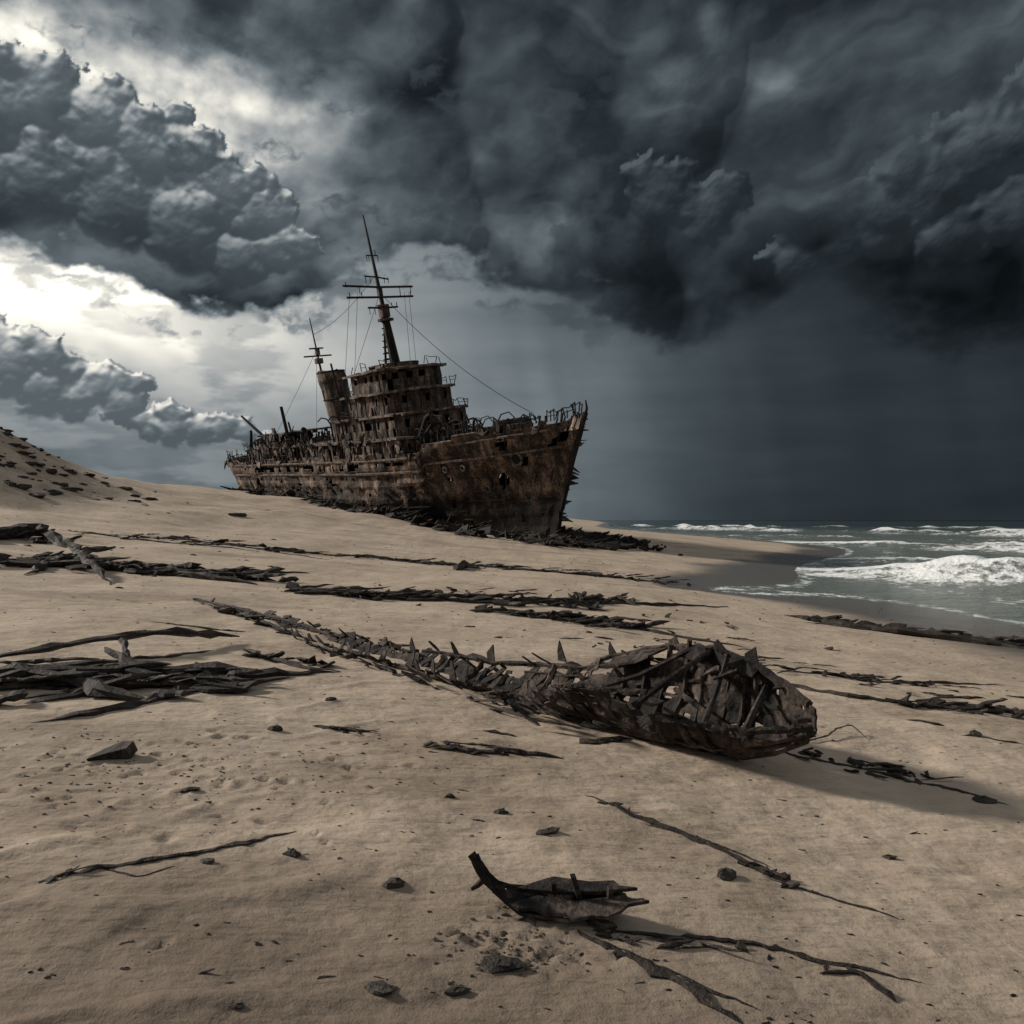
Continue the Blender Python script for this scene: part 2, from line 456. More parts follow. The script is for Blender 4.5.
def outline(x0, x1, hw, fr, cell):
    pts = []
    n1 = max(2, int((x1-x0)/cell))
    for i in range(n1): pts.append((x0+(x1-x0)*i/n1, -hw))
    na = max(6, int(2*hw*1.2/cell))
    for i in range(na):
        q = -math.pi/2+math.pi*i/na; pts.append((x1+fr*math.cos(q), hw*math.sin(q)))
    for i in range(n1): pts.append((x1-(x1-x0)*i/n1, hw))
    nb = max(2, int(2*hw/cell))
    for i in range(nb): pts.append((x0, hw-2*hw*i/nb))
    return pts
def house(x0, x1, hw, z0, h, fr, seed, broken=.06, per=2, cell=.6, roof=.45, core=.8, wr=(.40, .76)):
    r = random.Random(seed); o = outline(x0, x1, hw, fr, cell); n = len(o)
    rows = [0, wr[0]*h, wr[1]*h, h]
    vs = []
    for z in rows:
        for (x, y) in o: vs.append((x+r.uniform(-.05, .05), y+r.uniform(-.09, .09), z0+z))
    fs = []
    for j in range(3):
        for i in range(n):
            if j == 1 and i % per == 1 and r.random() < .88: continue
            if r.random() < broken*(1.6 if j == 2 else 1): continue
            fs.append((j*n+i, j*n+(i+1) % n, (j+1)*n+(i+1) % n, (j+1)*n+i))
    P.add(vs, fs)
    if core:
        C.slab([(x0+.8+(x-x0)*core*.92, y*core, z0+h-.15) for x, y in outline(x0, x1, hw, fr, 1.5)], h-.3)  # added black core so the wall openings read as dark
    if roof is not None:
        ro = outline(x0-roof, x1, hw+roof, fr+roof, cell*1.5)
        poly = []
        for (x, y) in ro:
            k = 1 if r.random() > broken*1.6 else r.uniform(.80, .93)
            poly.append((x0+(x-x0)*k if k < 1 else x, y*k, z0+h+r.uniform(-.10, .05)+.14))
        D.slab(poly, .24)
    for i in range(0, n, 5):
        x, y = o[i]; I.tube([(x, y*1.01, z0), (x, y*1.01, z0+h)], .08, n=4)
def rail(pts, h=1.0, seed=0, broken=.3, r=.04):
    rr = random.Random(seed); prev = None
    for i, p in enumerate(pts):
        p = Vector(p)
        if rr.random() < broken*.6: prev = None; continue
        top = p+Vector((rr.uniform(-.3, .3), rr.uniform(-.3, .3), h*rr.uniform(.6, 1.1)))
        I.tube([p, top], r*1.15, n=4)
        if prev is not None:
            I.tube([prev[1], (prev[1]+top)/2+Vector((0, 0, rr.uniform(-.3, .05))), top], r, n=4)
            if rr.random() < .6: I.tube([(prev[0]+prev[1])/2, (p+top)/2], r*.8, n=4)
        prev = (p, top)
house(36, 62.5, 5.3, 10.2, 2.5, 1.4, 1, .13, 4, .5)
house(46.5, 61.0, 4.6, 12.82, 2.4, 2.0, 2, .07, 4, .5)
house(50.0, 58.6, 4.3, 15.34, 2.4, 2.8, 3, .03, per=5, cell=.42, roof=.7)
house(51.0, 57.6, 3.9, 17.86, 2.3, 3.0, 4, .02, per=2, roof=.8, cell=.62, wr=(.52, .82))
house(52.6, 56, 2.2, 20.30, .7, 1.6, 5, .05, per=99, roof=None)
house(14, 33, 4.6, 10.2, 2.4, .6, 6, .26, 4, .5)
house(18, 28, 3.5, 12.7, 1.8, .5, 7, .40, 3, core=.55)
for (z, x0, x1, hw, fr, sd) in ((12.85, 36, 62.5, 5.7, 1.8, 11), (15.35, 46.5, 61.0, 5.0, 2.4, 12), (17.9, 50.0, 58.6, 4.9, 3.4, 13), (20.35, 51.0, 57.6, 4.5, 3.6, 14), (12.7, 14, 33, 5, 1, 15)):
    rail([(x, y, z) for x, y in outline(x0, x1, hw, fr, 1.3)], 1.0, sd, .5)
for side in (-1, 1):
    rail([tuple(Vector(hullpt(u/100, 1, side))-Vector((0, side*.15, .1))) for u in range(77, 100, 1)], 1.1, 20+side, .45, .055)
    rail([tuple(Vector(hullpt(u/100, 1, side))-Vector((0, side*.15, .1))) for u in range(2, 42, 2)], 1.1, 30+side, .6, .05)
S.box((76, 0, 12.4), (2.4, 3, 1.3), (0, .05, .1)); S.box((73, -1.2, 12.2), (1.2, 1.2, 1.5)); I.tube([(76, -2, 12.9), (76, 2, 12.9)], .6, n=10)
S.box((67.5, 0, 11.3), (4.5, 5, 1.0), (.03, .04, 0))
for k in range(34):
    x = 61.5+k*.45+R.uniform(-.3, .3); y = R.uniform(-5.0, -1.0)*(1-.35*max(0, (x-68)/10)); z = 11.2
    h = R.uniform(1.2, 3.6); bx = R.uniform(-1.8, 1.8); by = R.uniform(-.8, 1.8)
    I.tube([(x, y, z), (x+bx*.2, y+by*.2, z+h*.55), (x+bx*.6, y+by*.6, z+h*.95), (x+bx*1.1, y+by, z+h), (x+bx*1.6, y+by*1.3, z+h*.72)], R.uniform(.07, .19), .05, n=5, jit=.2)
for k in range(4):
    c = Vector((63.5+k*2.2, -2.5+k*.6, 12.3))
    I.tube([c+Vector((math.cos(q)*1.6, .3*math.sin(q*2), math.sin(q)*1.6)) for q in [i*math.pi/9+.2 for i in range(0, 11)]], .11, n=5, jit=.15)
I.tube([(62.5, -3.4, 11.2), (66.0, -3.6, 14.6), (67.2, -3.8, 14.9)], .27, .16, n=6)
# funnel
NF = 20
fv = []; ff = []; FZ0, FH, FX = 12.0, 9.9, 40.0
for j in range(9):
    t = j/8; z = FZ0+FH*t; cx = FX-2.6*t; rx = 2.1-.10*t; ry = 1.75-.08*t
    if j == 7: rx += .16; ry += .16
    for k in range(NF):
        q = 2*math.pi*k/NF; fv.append((cx+rx*math.cos(q), ry*math.sin(q), z+(R.uniform(-.35, .1) if j == 8 else 0)))
for j in range(8):
    for k in range(NF):
        if j in (4, 5) and k in (11, 14) and R.random() < .8: continue
        ff.append((j*NF+k, j*NF+(k+1) % NF, (j+1)*NF+(k+1) % NF, (j+1)*NF+k))
P.add(fv, ff)
for t in (.08, .62, .84, .98):
    z = FZ0+FH*t; cx = FX-2.6*t
    I.tube([(cx+(2.17-.10*t)*math.cos(q), (1.82-.08*t)*math.sin(q), z) for q in [2*math.pi*k/20 for k in range(21)]], .12, n=5)
I.tube([(FX+2.0, -.9, 13), (FX-.2, -.9, 22.6)], .14, n=5)
for (x, y, z, r) in ((48.5, -3, 15.3, .45), (48.5, 2.6, 15.3, .45), (32, -3, 12.6, .4), (20, 2, 12.6, .4), (44.5, -2.6, 12.8, .5)):
    I.tube([(x, y, z), (x, y, z+1.4), (x+.35, y, z+1.9), (x+.9, y, z+2.05)], r*.7, r, n=8)
def L(a, b, t): return tuple(Vector(a).lerp(Vector(b), t))
mb_, mt_ = (55, 0, 20.3), (52.4, 0, 38.0)
I.tube([L(mb_, mt_, t) for t in (0, .2, .42)], .60, .40, n=8, jit=.08)
I.tube([L(mb_, mt_, t) for t in (.42, .7, 1)], .26, .08, n=6)
for dx, dy in ((-.9, -.9), (-.9, .9), (.9, 0)):
    I.tube([(mb_[0]+dx, dy, 20.3), L(mb_, mt_, .40)], .16, .11, n=5)
for k in range(9):
    t = .03+k*.04; p = Vector(L(mb_, mt_, t)); w = .95*(1-t/.42)+.15
    I.tube([p+Vector((-w, -w, 0)), p+Vector((w, 0, .25)), p+Vector((-w, w, 0)), p+Vector((-w, -w, 0))], .07, n=4)
for t, w, rr in ((.40, 2.0, .12), (.47, 4.4, .13), (.535, 4.6, .13), (.60, 1.6, .09), (.74, .8, .07)):
    p = Vector(L(mb_, mt_, t))
    I.tube([p+Vector((.1, -w, R.uniform(-.1, .2))), p, p+Vector((-.1, w, R.uniform(-.3, .1)))], rr, n=5)
    for q in (-.9, -.55, .6, .92):
        I.tube([p+Vector((0, q*w, 0)), p+Vector((0, q*w, R.choice((-.7, .6))))], .05, n=4)
for t, r in ((.33, .95), (.42, .75)):
    p = Vector(L(mb_, mt_, t)); S.slab([p+Vector((r*math.cos(2*math.pi*k/10), r*math.sin(2*math.pi*k/10), 0)) for k in range(10)], .25)
S.box(Vector(L(mb_, mt_, .37)), (.9, 1.0, 1.1)); S.box(Vector(L(mb_, mt_, .50)), (.5, .5, 1.1))
def wire(a, b, sag=.6, r=.03):
    a = Vector(a); b = Vector(b); I.tube([a.lerp(b, k/10)-Vector((0, 0, sag*4*(k/10)*(1-k/10))) for k in range(11)], r, n=3)
wire(L(mb_, mt_, .5), (79.5, 0, 13.8), 1.3, .035)
for y in (-4.3, 4.3, -3.2, 3.6):
    wire(tuple(Vector(L(mb_, mt_, .5))+Vector((0, y*.9, 0))), (50+y*.3, y*1.1, 15.4), .1, .028)
wire(L(mb_, mt_, .62), (34.3, 0, 27), .8, .03); wire(L(mb_, mt_, .5), (47, -4.6, 15), .1, .028)
ab, at_ = (36.0, 0, 12.3), (33.6, 0, 29.2)
I.tube([ab, at_], .28, .06, n=6)
for t, w in ((.70, 2.0), (.76, 1.0)):
    p = Vector(L(ab, at_, t)); I.tube([p+Vector((0, -w, 0)), p+Vector((0, w, 0))], .11, n=5)
p = Vector(L(ab, at_, .66)); S.box(p, (.8, .9, .7)); S.box(p+Vector((0, 0, 1.2)), (.5, .5, .8))
wire(L(ab, at_, .75), (20, -4, 12), .3, .028); wire(L(ab, at_, .75), (20, 4, 12), .3, .028)
I.tube([(28, -3.2, 10), (26.9, -3.3, 18.2)], .3, .22, n=7); I.tube([(31, 2.5, 10), (30.2, 2.5, 17)], .26, .18, n=7)
I.tube([(20, -1.5, 11.5), (11.0, -3.5, 17.8)], .36, .18, n=6); I.tube([(18, 1.5, 11.5), (14.5, 2.4, 16)], .25, .15, n=6)
I.tube([(11, -3, 12), (14, -3.5, 15.4)], .3, .2, n=6)
I.tube([(7, 0, 11), (2.4, -1.2, 13.6)], .16, .07, n=5)
S.box((14.5, -2.4, 13.3), (1.5, 1.1, 1.0), (.3, .6, .2))
for x in (22, 25.5, 30, 33.5, 46, 49):
    yy = -5.4 if x < 40 else -5.0; z0 = 10.6 if x < 40 else 12.8
    I.tube([(x, yy, z0), (x, yy-.1, z0+2.2), (x, yy-.5, z0+2.9), (x, yy-1.2, z0+3.1), (x, yy-1.7, z0+2.7)], .12, .07, n=5)
for k in range(230):
    x = R.uniform(5, 64); y = -R.uniform(2.5, 6.2) if R.random() < .8 else R.uniform(0, 5)
    zt = 10.2 + (2.4 if (36 < x < 63 or 13 < x < 34) else 0)*R.random() + (2.0*R.random() if 18 < x < 28 else 0)
    if R.random() < .5:
        I.tube([(x, y, zt), (x+R.uniform(-1.6, 1.6), y+R.uniform(-.5, .5), zt+R.uniform(.2, 1.9))], R.uniform(.06, .18), .04, n=4)
    else:
        q = R.uniform(.6, 1.4)
        P.add([(x, y, zt), (x+R.uniform(.4, 1.4)*q, y+R.uniform(-.3, .3), zt+R.uniform(-.4, .4)), (x+R.uniform(.2, 1.2)*q, y+R.uniform(-.8, .3), zt+R.uniform(.6, 1.5)*q), (x+R.uniform(-.4, .1), y+R.uniform(-.3, .3), zt+R.uniform(.4, 1.1)*q)], [(0, 1, 2, 3)])
P.obj('superstructure_plating', M_SUP, ship, solid=.09)
S.obj('deck_and_fittings', M_SUP, ship)
D.obj('deck_edges_and_rubbing_strakes', M_DECK, ship)
C.obj('added_black_cores', mh, ship)
I.obj('masts_rails_and_frames', M_IRON, ship)
print('ship', time.time()-t_0)

# ------------------------------------------------------------------ driftwood helpers
def stick(mb, pts, w, h=None, lift=0., n=None, crook=1., ends=(.15, .15)):
    h = h or w*.6
    P2 = [Vector((p[0], p[1])) for p in pts]
    seg = [(P2[i+1]-P2[i]).length for i in range(len(P2)-1)]; Lt = sum(seg)
    n = n or max(6, min(60, int(Lt/max(w*1.1, .04))))
    lifts = lift if isinstance(lift, (list, tuple)) else [lift]*len(pts)
    vs = []; fs = []; K = 6; so = R.uniform(0, 100)
    for i in range(n+1):
        d = Lt*i/n; k = 0
        while k < len(seg)-1 and d > seg[k]: d -= seg[k]; k += 1
        t = min(1, d/max(seg[k], 1e-6)); p = P2[k].lerp(P2[k+1], t); lf = lifts[min(k, len(lifts)-1)]*(1-t)+lifts[min(k+1, len(lifts)-1)]*t
        tan = (P2[k+1]-P2[k]).normalized(); nr = Vector((-tan.y, tan.x))
        off = crook*w*1.2*(fb1(so+i*.16, 3.3, 5, 2)-.5)*2+w*.25*R.uniform(-1, 1)
        p = p+nr*off
        e = i/n
        tp = min(1, ends[0]+e*5)*min(1, ends[1]+(1-e)*5)
        ww = w*tp*(.35+1.3*vs1(so+i*.9, 7.7, 2)); hh = h*tp*(.5+.9*vs1(so+i*.8, 1.7, 3))
        z = H(p.x, p.y)+lf+hh*.18+h*.35*(vs1(so+i*.4, 9.1, 4)-.5)
        for q in range(K):
            a = 2*math.pi*q/K+.5; jr = 1+R.uniform(-.35, .35)
            o = nr*math.cos(a)*ww*.5*jr
            vs.append((p.x+o.x, p.y+o.y, z+math.sin(a)*hh*.5*jr))
    for i in range(n):
        for q in range(K): fs.append((i*K+q, i*K+(q+1) % K, (i+1)*K+(q+1) % K, (i+1)*K+q))
    fs.append(tuple(range(K-1, -1, -1))); fs.append(tuple(n*K+q for q in range(K)))
    mb.add(vs, fs)
def gl(*pp): return [G(*p) for p in pp]
def around(mb, pts, cnt, spread, ln, w, ang=None):
    for _ in range(cnt):
        k = R.randrange(len(pts)-1); t = R.random(); a, b = Vector(pts[k]), Vector(pts[k+1])
        c = a.lerp(b, t)+Vector((R.gauss(0, spread), R.gauss(0, spread)))
        base = math.atan2((b-a).y, (b-a).x)+R.gauss(0, .4 if ang is None else ang)
        l = ln*R.uniform(.25, 1.2); d = Vector((math.cos(base), math.sin(base)))*l*.5
        if R.random() < .5:
            stick(mb, [c-d, c+d], w*R.uniform(.4, 1.2), lift=[R.uniform(0, .3)*w, R.uniform(0, 1.5)*w], crook=.5)
        else:
            mb.shard((c.x, c.y, H(c.x, c.y)+w*R.uniform(.1, .6)), (l*R.uniform(.3, .7), w*R.uniform(1.5, 5), w*.3), (R.uniform(-.6, .6), R.uniform(-.3, .3), base+R.uniform(-.5, .5)))

# ------------------------------------------------------------------ wrecked boat (mid beach)
tip = Vector((*G(192, 600), 0)); nose = Vector((*G(812, 786), 0))
BL = (nose-tip).length; hd = math.atan2(nose.y-tip.y, nose.x-tip.x)
z0 = H(tip.x, tip.y); z1 = H(nose.x, nose.y)
BM = Matrix.Translation((tip.x, tip.y, z0))@Matrix.Rotation(hd, 4, 'Z')@Matrix.Rotation(-math.atan2(z1-z0, BL), 4, 'Y')
boat = empty('wrecked_boat_hull', BM)
k_ = BL/13.8
def bb(x):
    return float(np.interp(x/k_, [0, 3, 6, 9, 10.6, 12, 13.1, 13.6, 13.9], [.07, .20, .34, .48, .58, .68, .48, .24, .02]))
def bh_(x):
    return float(np.interp(x/k_, [0, 3, 6, 9, 10.6, 11.6, 12.6, 13.4, 13.9], [.07, .12, .17, .28, .42, .72, .86, .70, .62]))
def bpt(x, a, sc=1.0, roll=.0):
    b, h = bb(x)*sc, bh_(x)*sc; s = abs(a)
    y = math.copysign(b*min(1, s**.72*1.0), a); z = h*s**1.7
    if x/k_ > 12.8: z += (x/k_-12.8)**2*.38*(1-s)
    rl = float(np.interp(x/k_, [0, 9, 11, 12.5], [0, .05, .16, .26]))
    y, z = y*math.cos(rl)-z*math.sin(rl), y*math.sin(rl)+z*math.cos(rl)
    lift = float(np.interp(x/k_, [0, 9, 11, 13.9], [-.03, -.03, .06, .16]))
    z += .05*math.sin(x*.9)*(1 if x/k_ > 3 else 0)*.5; y += .10*math.sin(x*.55+.6)*min(1, x/3)*(1 if x/k_ < 11 else max(0, 1-(x/k_-11)/1.5))
    return Vector((x, y, z+lift))
BP = MB(); BF = MB()
NX, NA = 250, 26
X0, X1 = 1.0, 13.86
vs = []
for i in range(NX+1):
    for j in range(NA+1):
        x = (X0+(X1-X0)*i/NX)*k_; a = -1+2*j/NA
        p = bpt(x, a); e = min(1, (13.86-x/k_)*2)
        p.z += (fb1(x*2.2, a*3, 3)-.5)*.18*e; p.y += (fb1(x*2.2, a*3, 4)-.5)*.20*e+(.018 if j % 4 == 0 else 0)
        vs.append(p)
fs = []
for i in range(NX):
    for j in range(NA):
        xx = X0+(X1-X0)*(i+.5)/NX; a = -1+2*(j+.5)/NA
        nz = fb1(i*.11, j*.30, 91, 3); nf = fb1(i*.5, j*.6, 95, 2)
        slim = np.interp(xx, [1.0, 6, 9, 10.6, 11.2, 12.0, 12.5, 13.3, 13.9], [.75, .65, .62, .7, .98, 1.0, .62, .60, .85]) if a < 0 else np.interp(xx, [1.0, 6, 9, 10.6, 11.4, 12.4, 13.9], [.7, .6, .6, .8, 1.05, 1.08, 1.02])
        if abs(a) > slim+.8*(nz-.5)+.3*(nf-.5): continue
        if nz > (.68 if xx < 11 else .70) and abs(a) > .15: continue
        if -.80 < a < -.35 and 10.8 < xx < 12.5 and (i % 12 in (3, 4)) and (j % 5 in (1, 2)): continue
        if xx < 10.8 and i % 7 == 5 and abs(a) > .25 and nf > .42: continue
        q = i*(NA+1)+j; fs.append((q, q+NA+1, q+NA+2, q+1))
BP.add(vs, fs)
def brib(x, a0=-1, a1=1, r=.03, top=1.0, sk=0.):
    pts = [bpt(x+sk*(k/14-.5)+R.uniform(-.015, .015), a0+(a1-a0)*k/14, top*.96) for k in range(15)]
    BF.tube(pts, r, n=5, jit=.25)
x = .5
while x < 13.6*k_:
    xr = x/k_; r = .02+.02*min(1, xr/9)
    a0 = -R.uniform(.4, .95); a1 = R.uniform(.4, .98)
    if xr > 11: a1 = R.uniform(.85, 1.1); a0 = -R.uniform(.6, 1.05); r = .034
    if R.random() < (.8 if xr < 11 else .85): brib(x, a0, a1, r, 1, R.uniform(-.12, .12))
    if 4.0 < xr < 11.6:
        for sd in (-1, 1):
            if R.random() < .8:
                e = R.uniform(.02, .22)*min(1, xr/8); aa = R.uniform(.6, .95); w = R.uniform(.08, .19)
                p = [bpt(x+.04*k*sd, sd*(.1+(aa-.1)*k/6), 1.04) for k in range(7)]
                tp = p[-1]+Vector((R.uniform(-.25, .05), -sd*R.uniform(-.02, .18), e))
                vs = []
                for q, c in enumerate(p+[p[-1].lerp(tp, .5), tp]):
                    ww = w*(1-.1*q) if q < 8 else w*.12
                    vs += [c+Vector((-ww, 0, R.uniform(-.01, .01))), c+Vector((ww, 0, R.uniform(-.01, .01)))]
                BP.add(vs, [(2*q, 2*q+1, 2*q+3, 2*q+2) for q in range(8)])
    x += R.uniform(.18, .36)
BF.tube([bpt(BL*.998*i/40, 0)+Vector((0, 0, -.03)) for i in range(41)], .05, .06, n=6, jit=.15)
for a, e0, e1, r in ((-.7, .02, .35, .04), (.75, .0, .40, .045), (-.6, .42, .66, .03), (.9, .55, .84, .04), (-1.0, .80, .90, .035), (-.75, .90, .998, .035), (1.0, .78, .998, .04), (.72, .7, .99, .025), (-.35, .75, .99, .02)):
    BF.tube([bpt(BL*(e0+(e1-e0)*i/30), a, 1.0)+Vector((0, R.uniform(-.01, .01), R.uniform(-.015, .015))) for i in range(31)], r*.8, r, n=5, jit=.3)
for k in range(150):
    x = R.uniform(.3, 11.8*k_); a = R.choice((-1, 1))*R.uniform(.5, 1.3); p = bpt(x, max(-1, min(1, a))); p.y *= 1+.3*abs(a); p.z = p.z*R.uniform(.1, .9)
    BF.shard(p, (R.uniform(.2, .8), R.uniform(.10, .30), .02), (R.uniform(-.6, .6)+.4*a, R.uniform(-.25, .25), R.uniform(-.4, .4)))
for (xa, aa, xb, ab_, dz) in ((11.5, -.9, 12.2, 1.0, -.06), (12.2, -.85, 12.5, 1, .03), (12.9, -.7, 12.7, 1, -.05), (13.3, -.7, 13.2, .9, .0), (12.0, .6, 13.3, -.6, -.02)):
    BF.tube([bpt(xa*k_, aa), (bpt(xa*k_, aa)+bpt(xb*k_, ab_))/2+Vector((0, 0, dz)), bpt(xb*k_, ab_)], .035, .03, n=5, jit=.25)
for (xa, xb, w0, w1, sd) in ((11.0, 11.8, .25, .38, 1), (12.0, 12.45, .18, .24, 1), (12.75, 13.1, .25, .14, 1), (11.25, 11.9, .22, .18, -1)):
    a0, a1 = bpt(xa*k_, sd), bpt(xb*k_, sd)
    iw = Vector((0, -sd, 0))
    p = [a0, a0.lerp(a1, .5)+Vector((0, 0, .03)), a1, a1+iw*w1+Vector((R.uniform(-.1, .1), 0, -.06)), a0.lerp(a1, .6)+iw*(w0+w1)*.35+Vector((0, 0, -.10)), a0+iw*w0+Vector((R.uniform(-.1, .1), 0, -.05))]
    BF.slab(p, .025)
for k in range(16):
    xx = R.uniform(10.9, 13.4); sd = R.choice((-1, 1, 1)); p = bpt(xx*k_, sd*R.uniform(.8, 1))
    BF.shard(p+Vector((0, -sd*R.uniform(0, .25), R.uniform(-.1, .05))), (R.uniform(.15, .45), R.uniform(.1, .26), .02), (R.uniform(-.9, .9), R.uniform(-.6, .6), R.uniform(-1, 1)))
for (x, a, l) in ((11.0, 1, .16), (11.9, 1, .12), (12.6, 1, .10), (13.0, 1, .18), (9.0, .9, .26), (8.4, -.8, .14), (10.2, 1, .26), (13.78, .3, .14), (7.4, .8, .2), (10.6, -.8, .12)):
    p = bpt(x*k_, a)
    BP.add([p+Vector((-.07, 0, 0)), p+Vector((.07, 0, 0)), p+Vector((R.uniform(-.1, .02), .02, l)), p+Vector((-.1, .01, l*.5))], [(0, 1, 2, 3)])
BP.obj('plating', M_BOAT, boat, solid=.022); BF.obj('ribs_and_keel', M_BOAT, boat)

# ------------------------------------------------------------------ small bow fragment (foreground)
c0 = G(556, 910); gz = H(*c0)
FM = Matrix.Translation((c0[0], c0[1], gz-.015))@Matrix.Rotation(math.radians(-5), 4, 'Z')@Matrix.Rotation(math.radians(9), 4, 'X')
frag = empty('broken_bow_fragment', FM)
A = MB(); B = MB()
prof = [(-.46, .325, .02), (-.425, .27, .028), (-.39, .21, .04), (-.34, .145, .055), (-.28, .095, .085), (-.2, .055, .115), (-.08, .035, .135), (.06, .035, .14), (.18, .045, .125), (.30, .07, .10), (.40, .09, .06)]
vs = []; NA = 12
for i, (x, z, b) in enumerate(prof):
    for j in range(NA+1):
        a = -1+2*j/NA; vs.append((x+R.uniform(-.012, .012), b*a*R.uniform(.9, 1.1), z+(abs(a)**1.6)*.055*(b/.14)-.03*(b/.14)+R.uniform(-.01, .01)))
fs = [(i*(NA+1)+j, (i+1)*(NA+1)+j, (i+1)*(NA+1)+j+1, i*(NA+1)+j+1) for i in range(len(prof)-1) for j in range(NA) if R.random() > .08]
A.add(vs, fs)
for i in range(2): B.tube([(x+R.uniform(-.008, .008), (-.012, .014)[i], z-.015) for x, z, b in prof], .018, .022, n=4, jit=.35)
B.box((-.452, 0, .30), (.035, .035, .10), (0, -.55, 0), .2); B.box((-.425, .01, .265), (.025, .03, .12), (0, -.35, .2), .2)
B.tube([(-.40, 0, .20), (-.44, -.03, .17), (-.475, -.05, .16)], .022, .012, n=4, jit=.2)
B.tube([(-.36, -.02, .15), (-.30, -.05, .17), (-.27, -.06, .20)], .016, .006, n=4, jit=.2)
for poly in ([(-.26, -.09, .115), (-.2, -.13, .10), (-.12, -.11, .10), (-.05, -.145, .095), (.06, -.13, .095), (.1, -.175, .1), (.2, -.14, .1), (.28, -.15, .1), (.36, -.12, .12), (.40, -.08, .12), (.52, -.03, .125), (.42, -.02, .125), (.38, .0, .125), (.1, -.02, .105), (-.1, -.02, .11)],
             [(-.22, .02, .125), (.0, .01, .115), (.25, .02, .13), (.46, .05, .14), (.36, .07, .13), (.33, .12, .13), (.1, .13, .12), (-.02, .15, .12), (-.12, .11, .12)]):
    B.slab([(x, y, z+R.uniform(-.012, .012)) for x, y, z in poly], .02)
B.box((.115, .0, .165), (.03, .026, .15), (0, -.25, .3), .15); B.box((.305, .0, .145), (.028, .03, .06), (0, .1, .2), .2); B.box((-.02, .03, .135), (.03, .03, .05), (0, .1, .5), .2)
B.tube([(.1, -.1, .06), (.16, -.12, .01), (.2, -.14, -.03)], .03, .02, n=5, jit=.3)
for k in range(12):
    B.shard((R.uniform(-.25, .45), R.uniform(-.17, .1), R.uniform(.01, .09)), (R.uniform(.12, .32), R.uniform(.06, .14), .015), (R.uniform(-.8, .9), R.uniform(-.3, .3), R.uniform(-.5, .5)))
A.obj('bow_shell', M_BOAT, frag, solid=.016); B.obj('planks_and_post', M_BOAT, frag)

# ------------------------------------------------------------------ driftwood & debris
def wood(name, lines, extra=(), mat=None):
    mb = MB()
    for ln in lines:
        pts, w = ln[0], ln[1]; kw = ln[2] if len(ln) > 2 else {}
        stick(mb, gl(*pts), w, **kw)
    for (pts, cnt, sp, l, w) in extra: around(mb, gl(*pts), cnt, sp, l, w)
    return mb.obj(name, mat or M_WOOD)
st8 = dict(crook=.4)
wood('timber_pile', [
    ([(-30, 672), (60, 662), (150, 652), (238, 642)], .17, dict(lift=[.12, .2, .25, .1], crook=.4)),
    ([(-40, 690), (80, 682), (180, 676), (262, 672)], .24, dict(lift=[.05, .1, .1, .05], crook=.4)),
    ([(0, 700), (110, 690), (230, 680), (340, 672)], .17, st8),
    ([(30, 722), (130, 706), (200, 690), (290, 678)], .13, st8),
    ([(-20, 680), (60, 688), (150, 700)], .20, dict(lift=[.1, .12, 0], crook=.4)),
    ([(100, 664), (140, 680), (200, 690)], .16, dict(lift=[.2, .1, .0], crook=.4)),
    ([(120, 652), (126, 668), (150, 688)], .10, dict(lift=[.25, .15, 0], crook=.4))],
    [([(0, 680), (130, 682), (230, 680)], 90, .38, 1.3, .13)])
wood('timber_pile', [
    ([(-20, 545), (30, 536), (60, 548)], .5, dict(lift=[.1, .35, .0])),
    ([(0, 560), (90, 566), (170, 576), (255, 585)], .35), ([(40, 556), (140, 570), (310, 574)], .25),
    ([(20, 575), (80, 560), (120, 555)], .3, dict(lift=[0, .2, .3])), ([(60, 550), (95, 575), (110, 585)], .24, dict(lift=[.4, .3, .0]))],
    [([(20, 566), (90, 566), (150, 572), (250, 580)], 130, .6, 1.7, .24), ([(-10, 538), (40, 540)], 34, .7, 1.6, .3)])
wood('driftwood_log', [([(300, 590), (380, 596), (470, 603), (600, 604), (728, 607)], .2)],
     [([(310, 592), (420, 600), (560, 604), (620, 600)], 130, .4, 1.5, .17)])
wood('driftwood_log', [([(480, 612), (560, 620), (640, 630), (745, 648)], .17), ([(500, 607), (560, 605), (610, 612)], .14, dict(lift=[0, .15, 0]))],
     [([(490, 612), (580, 622), (640, 628)], 70, .25, 1.1, .15)])
wood('driftwood_log', [([(785, 615), (850, 628), (930, 638), (1050, 652)], .3, dict(lift=[0, .06, .03, 0])), ([(800, 622), (900, 634), (1040, 645)], .2)],
     [([(800, 620), (890, 630), (1020, 646)], 60, .2, 1.3, .16)])
wood('driftwood_plank', [([(240, 650), (300, 668), (340, 672)], .12, st8)], [([(250, 655), (330, 668)], 14, .12, .7, .09)])
wood('driftwood_branch', [([(38, 882), (90, 870), (170, 858), (240, 843), (297, 832)], .045, dict(crook=.6)), ([(100, 868), (140, 876), (175, 866)], .018)], [([(50, 880), (110, 868)], 6, .02, .2, .025)])
wood('driftwood_branch', [([(585, 796), (650, 822), (720, 850), (775, 880)], .06, dict(crook=.7)), ([(760, 874), (830, 898), (900, 920)], .028, st8), ([(640, 822), (700, 838), (770, 868)], .028)],
     [([(740, 862), (790, 886)], 14, .03, .25, .045), ([(600, 802), (700, 842)], 10, .02, .25, .03)])
wood('driftwood_branch', [([(575, 925), (620, 955), (680, 985), (745, 1022)], .06, dict(crook=.8)), ([(600, 930), (680, 938), (760, 944), (850, 968), (928, 986)], .04, dict(crook=1.)), ([(840, 966), (870, 985), (895, 1003)], .045), ([(590, 935), (660, 968), (760, 1012)], .026)],
     [([(600, 935), (700, 945), (850, 970)], 20, .03, .25, .03)])
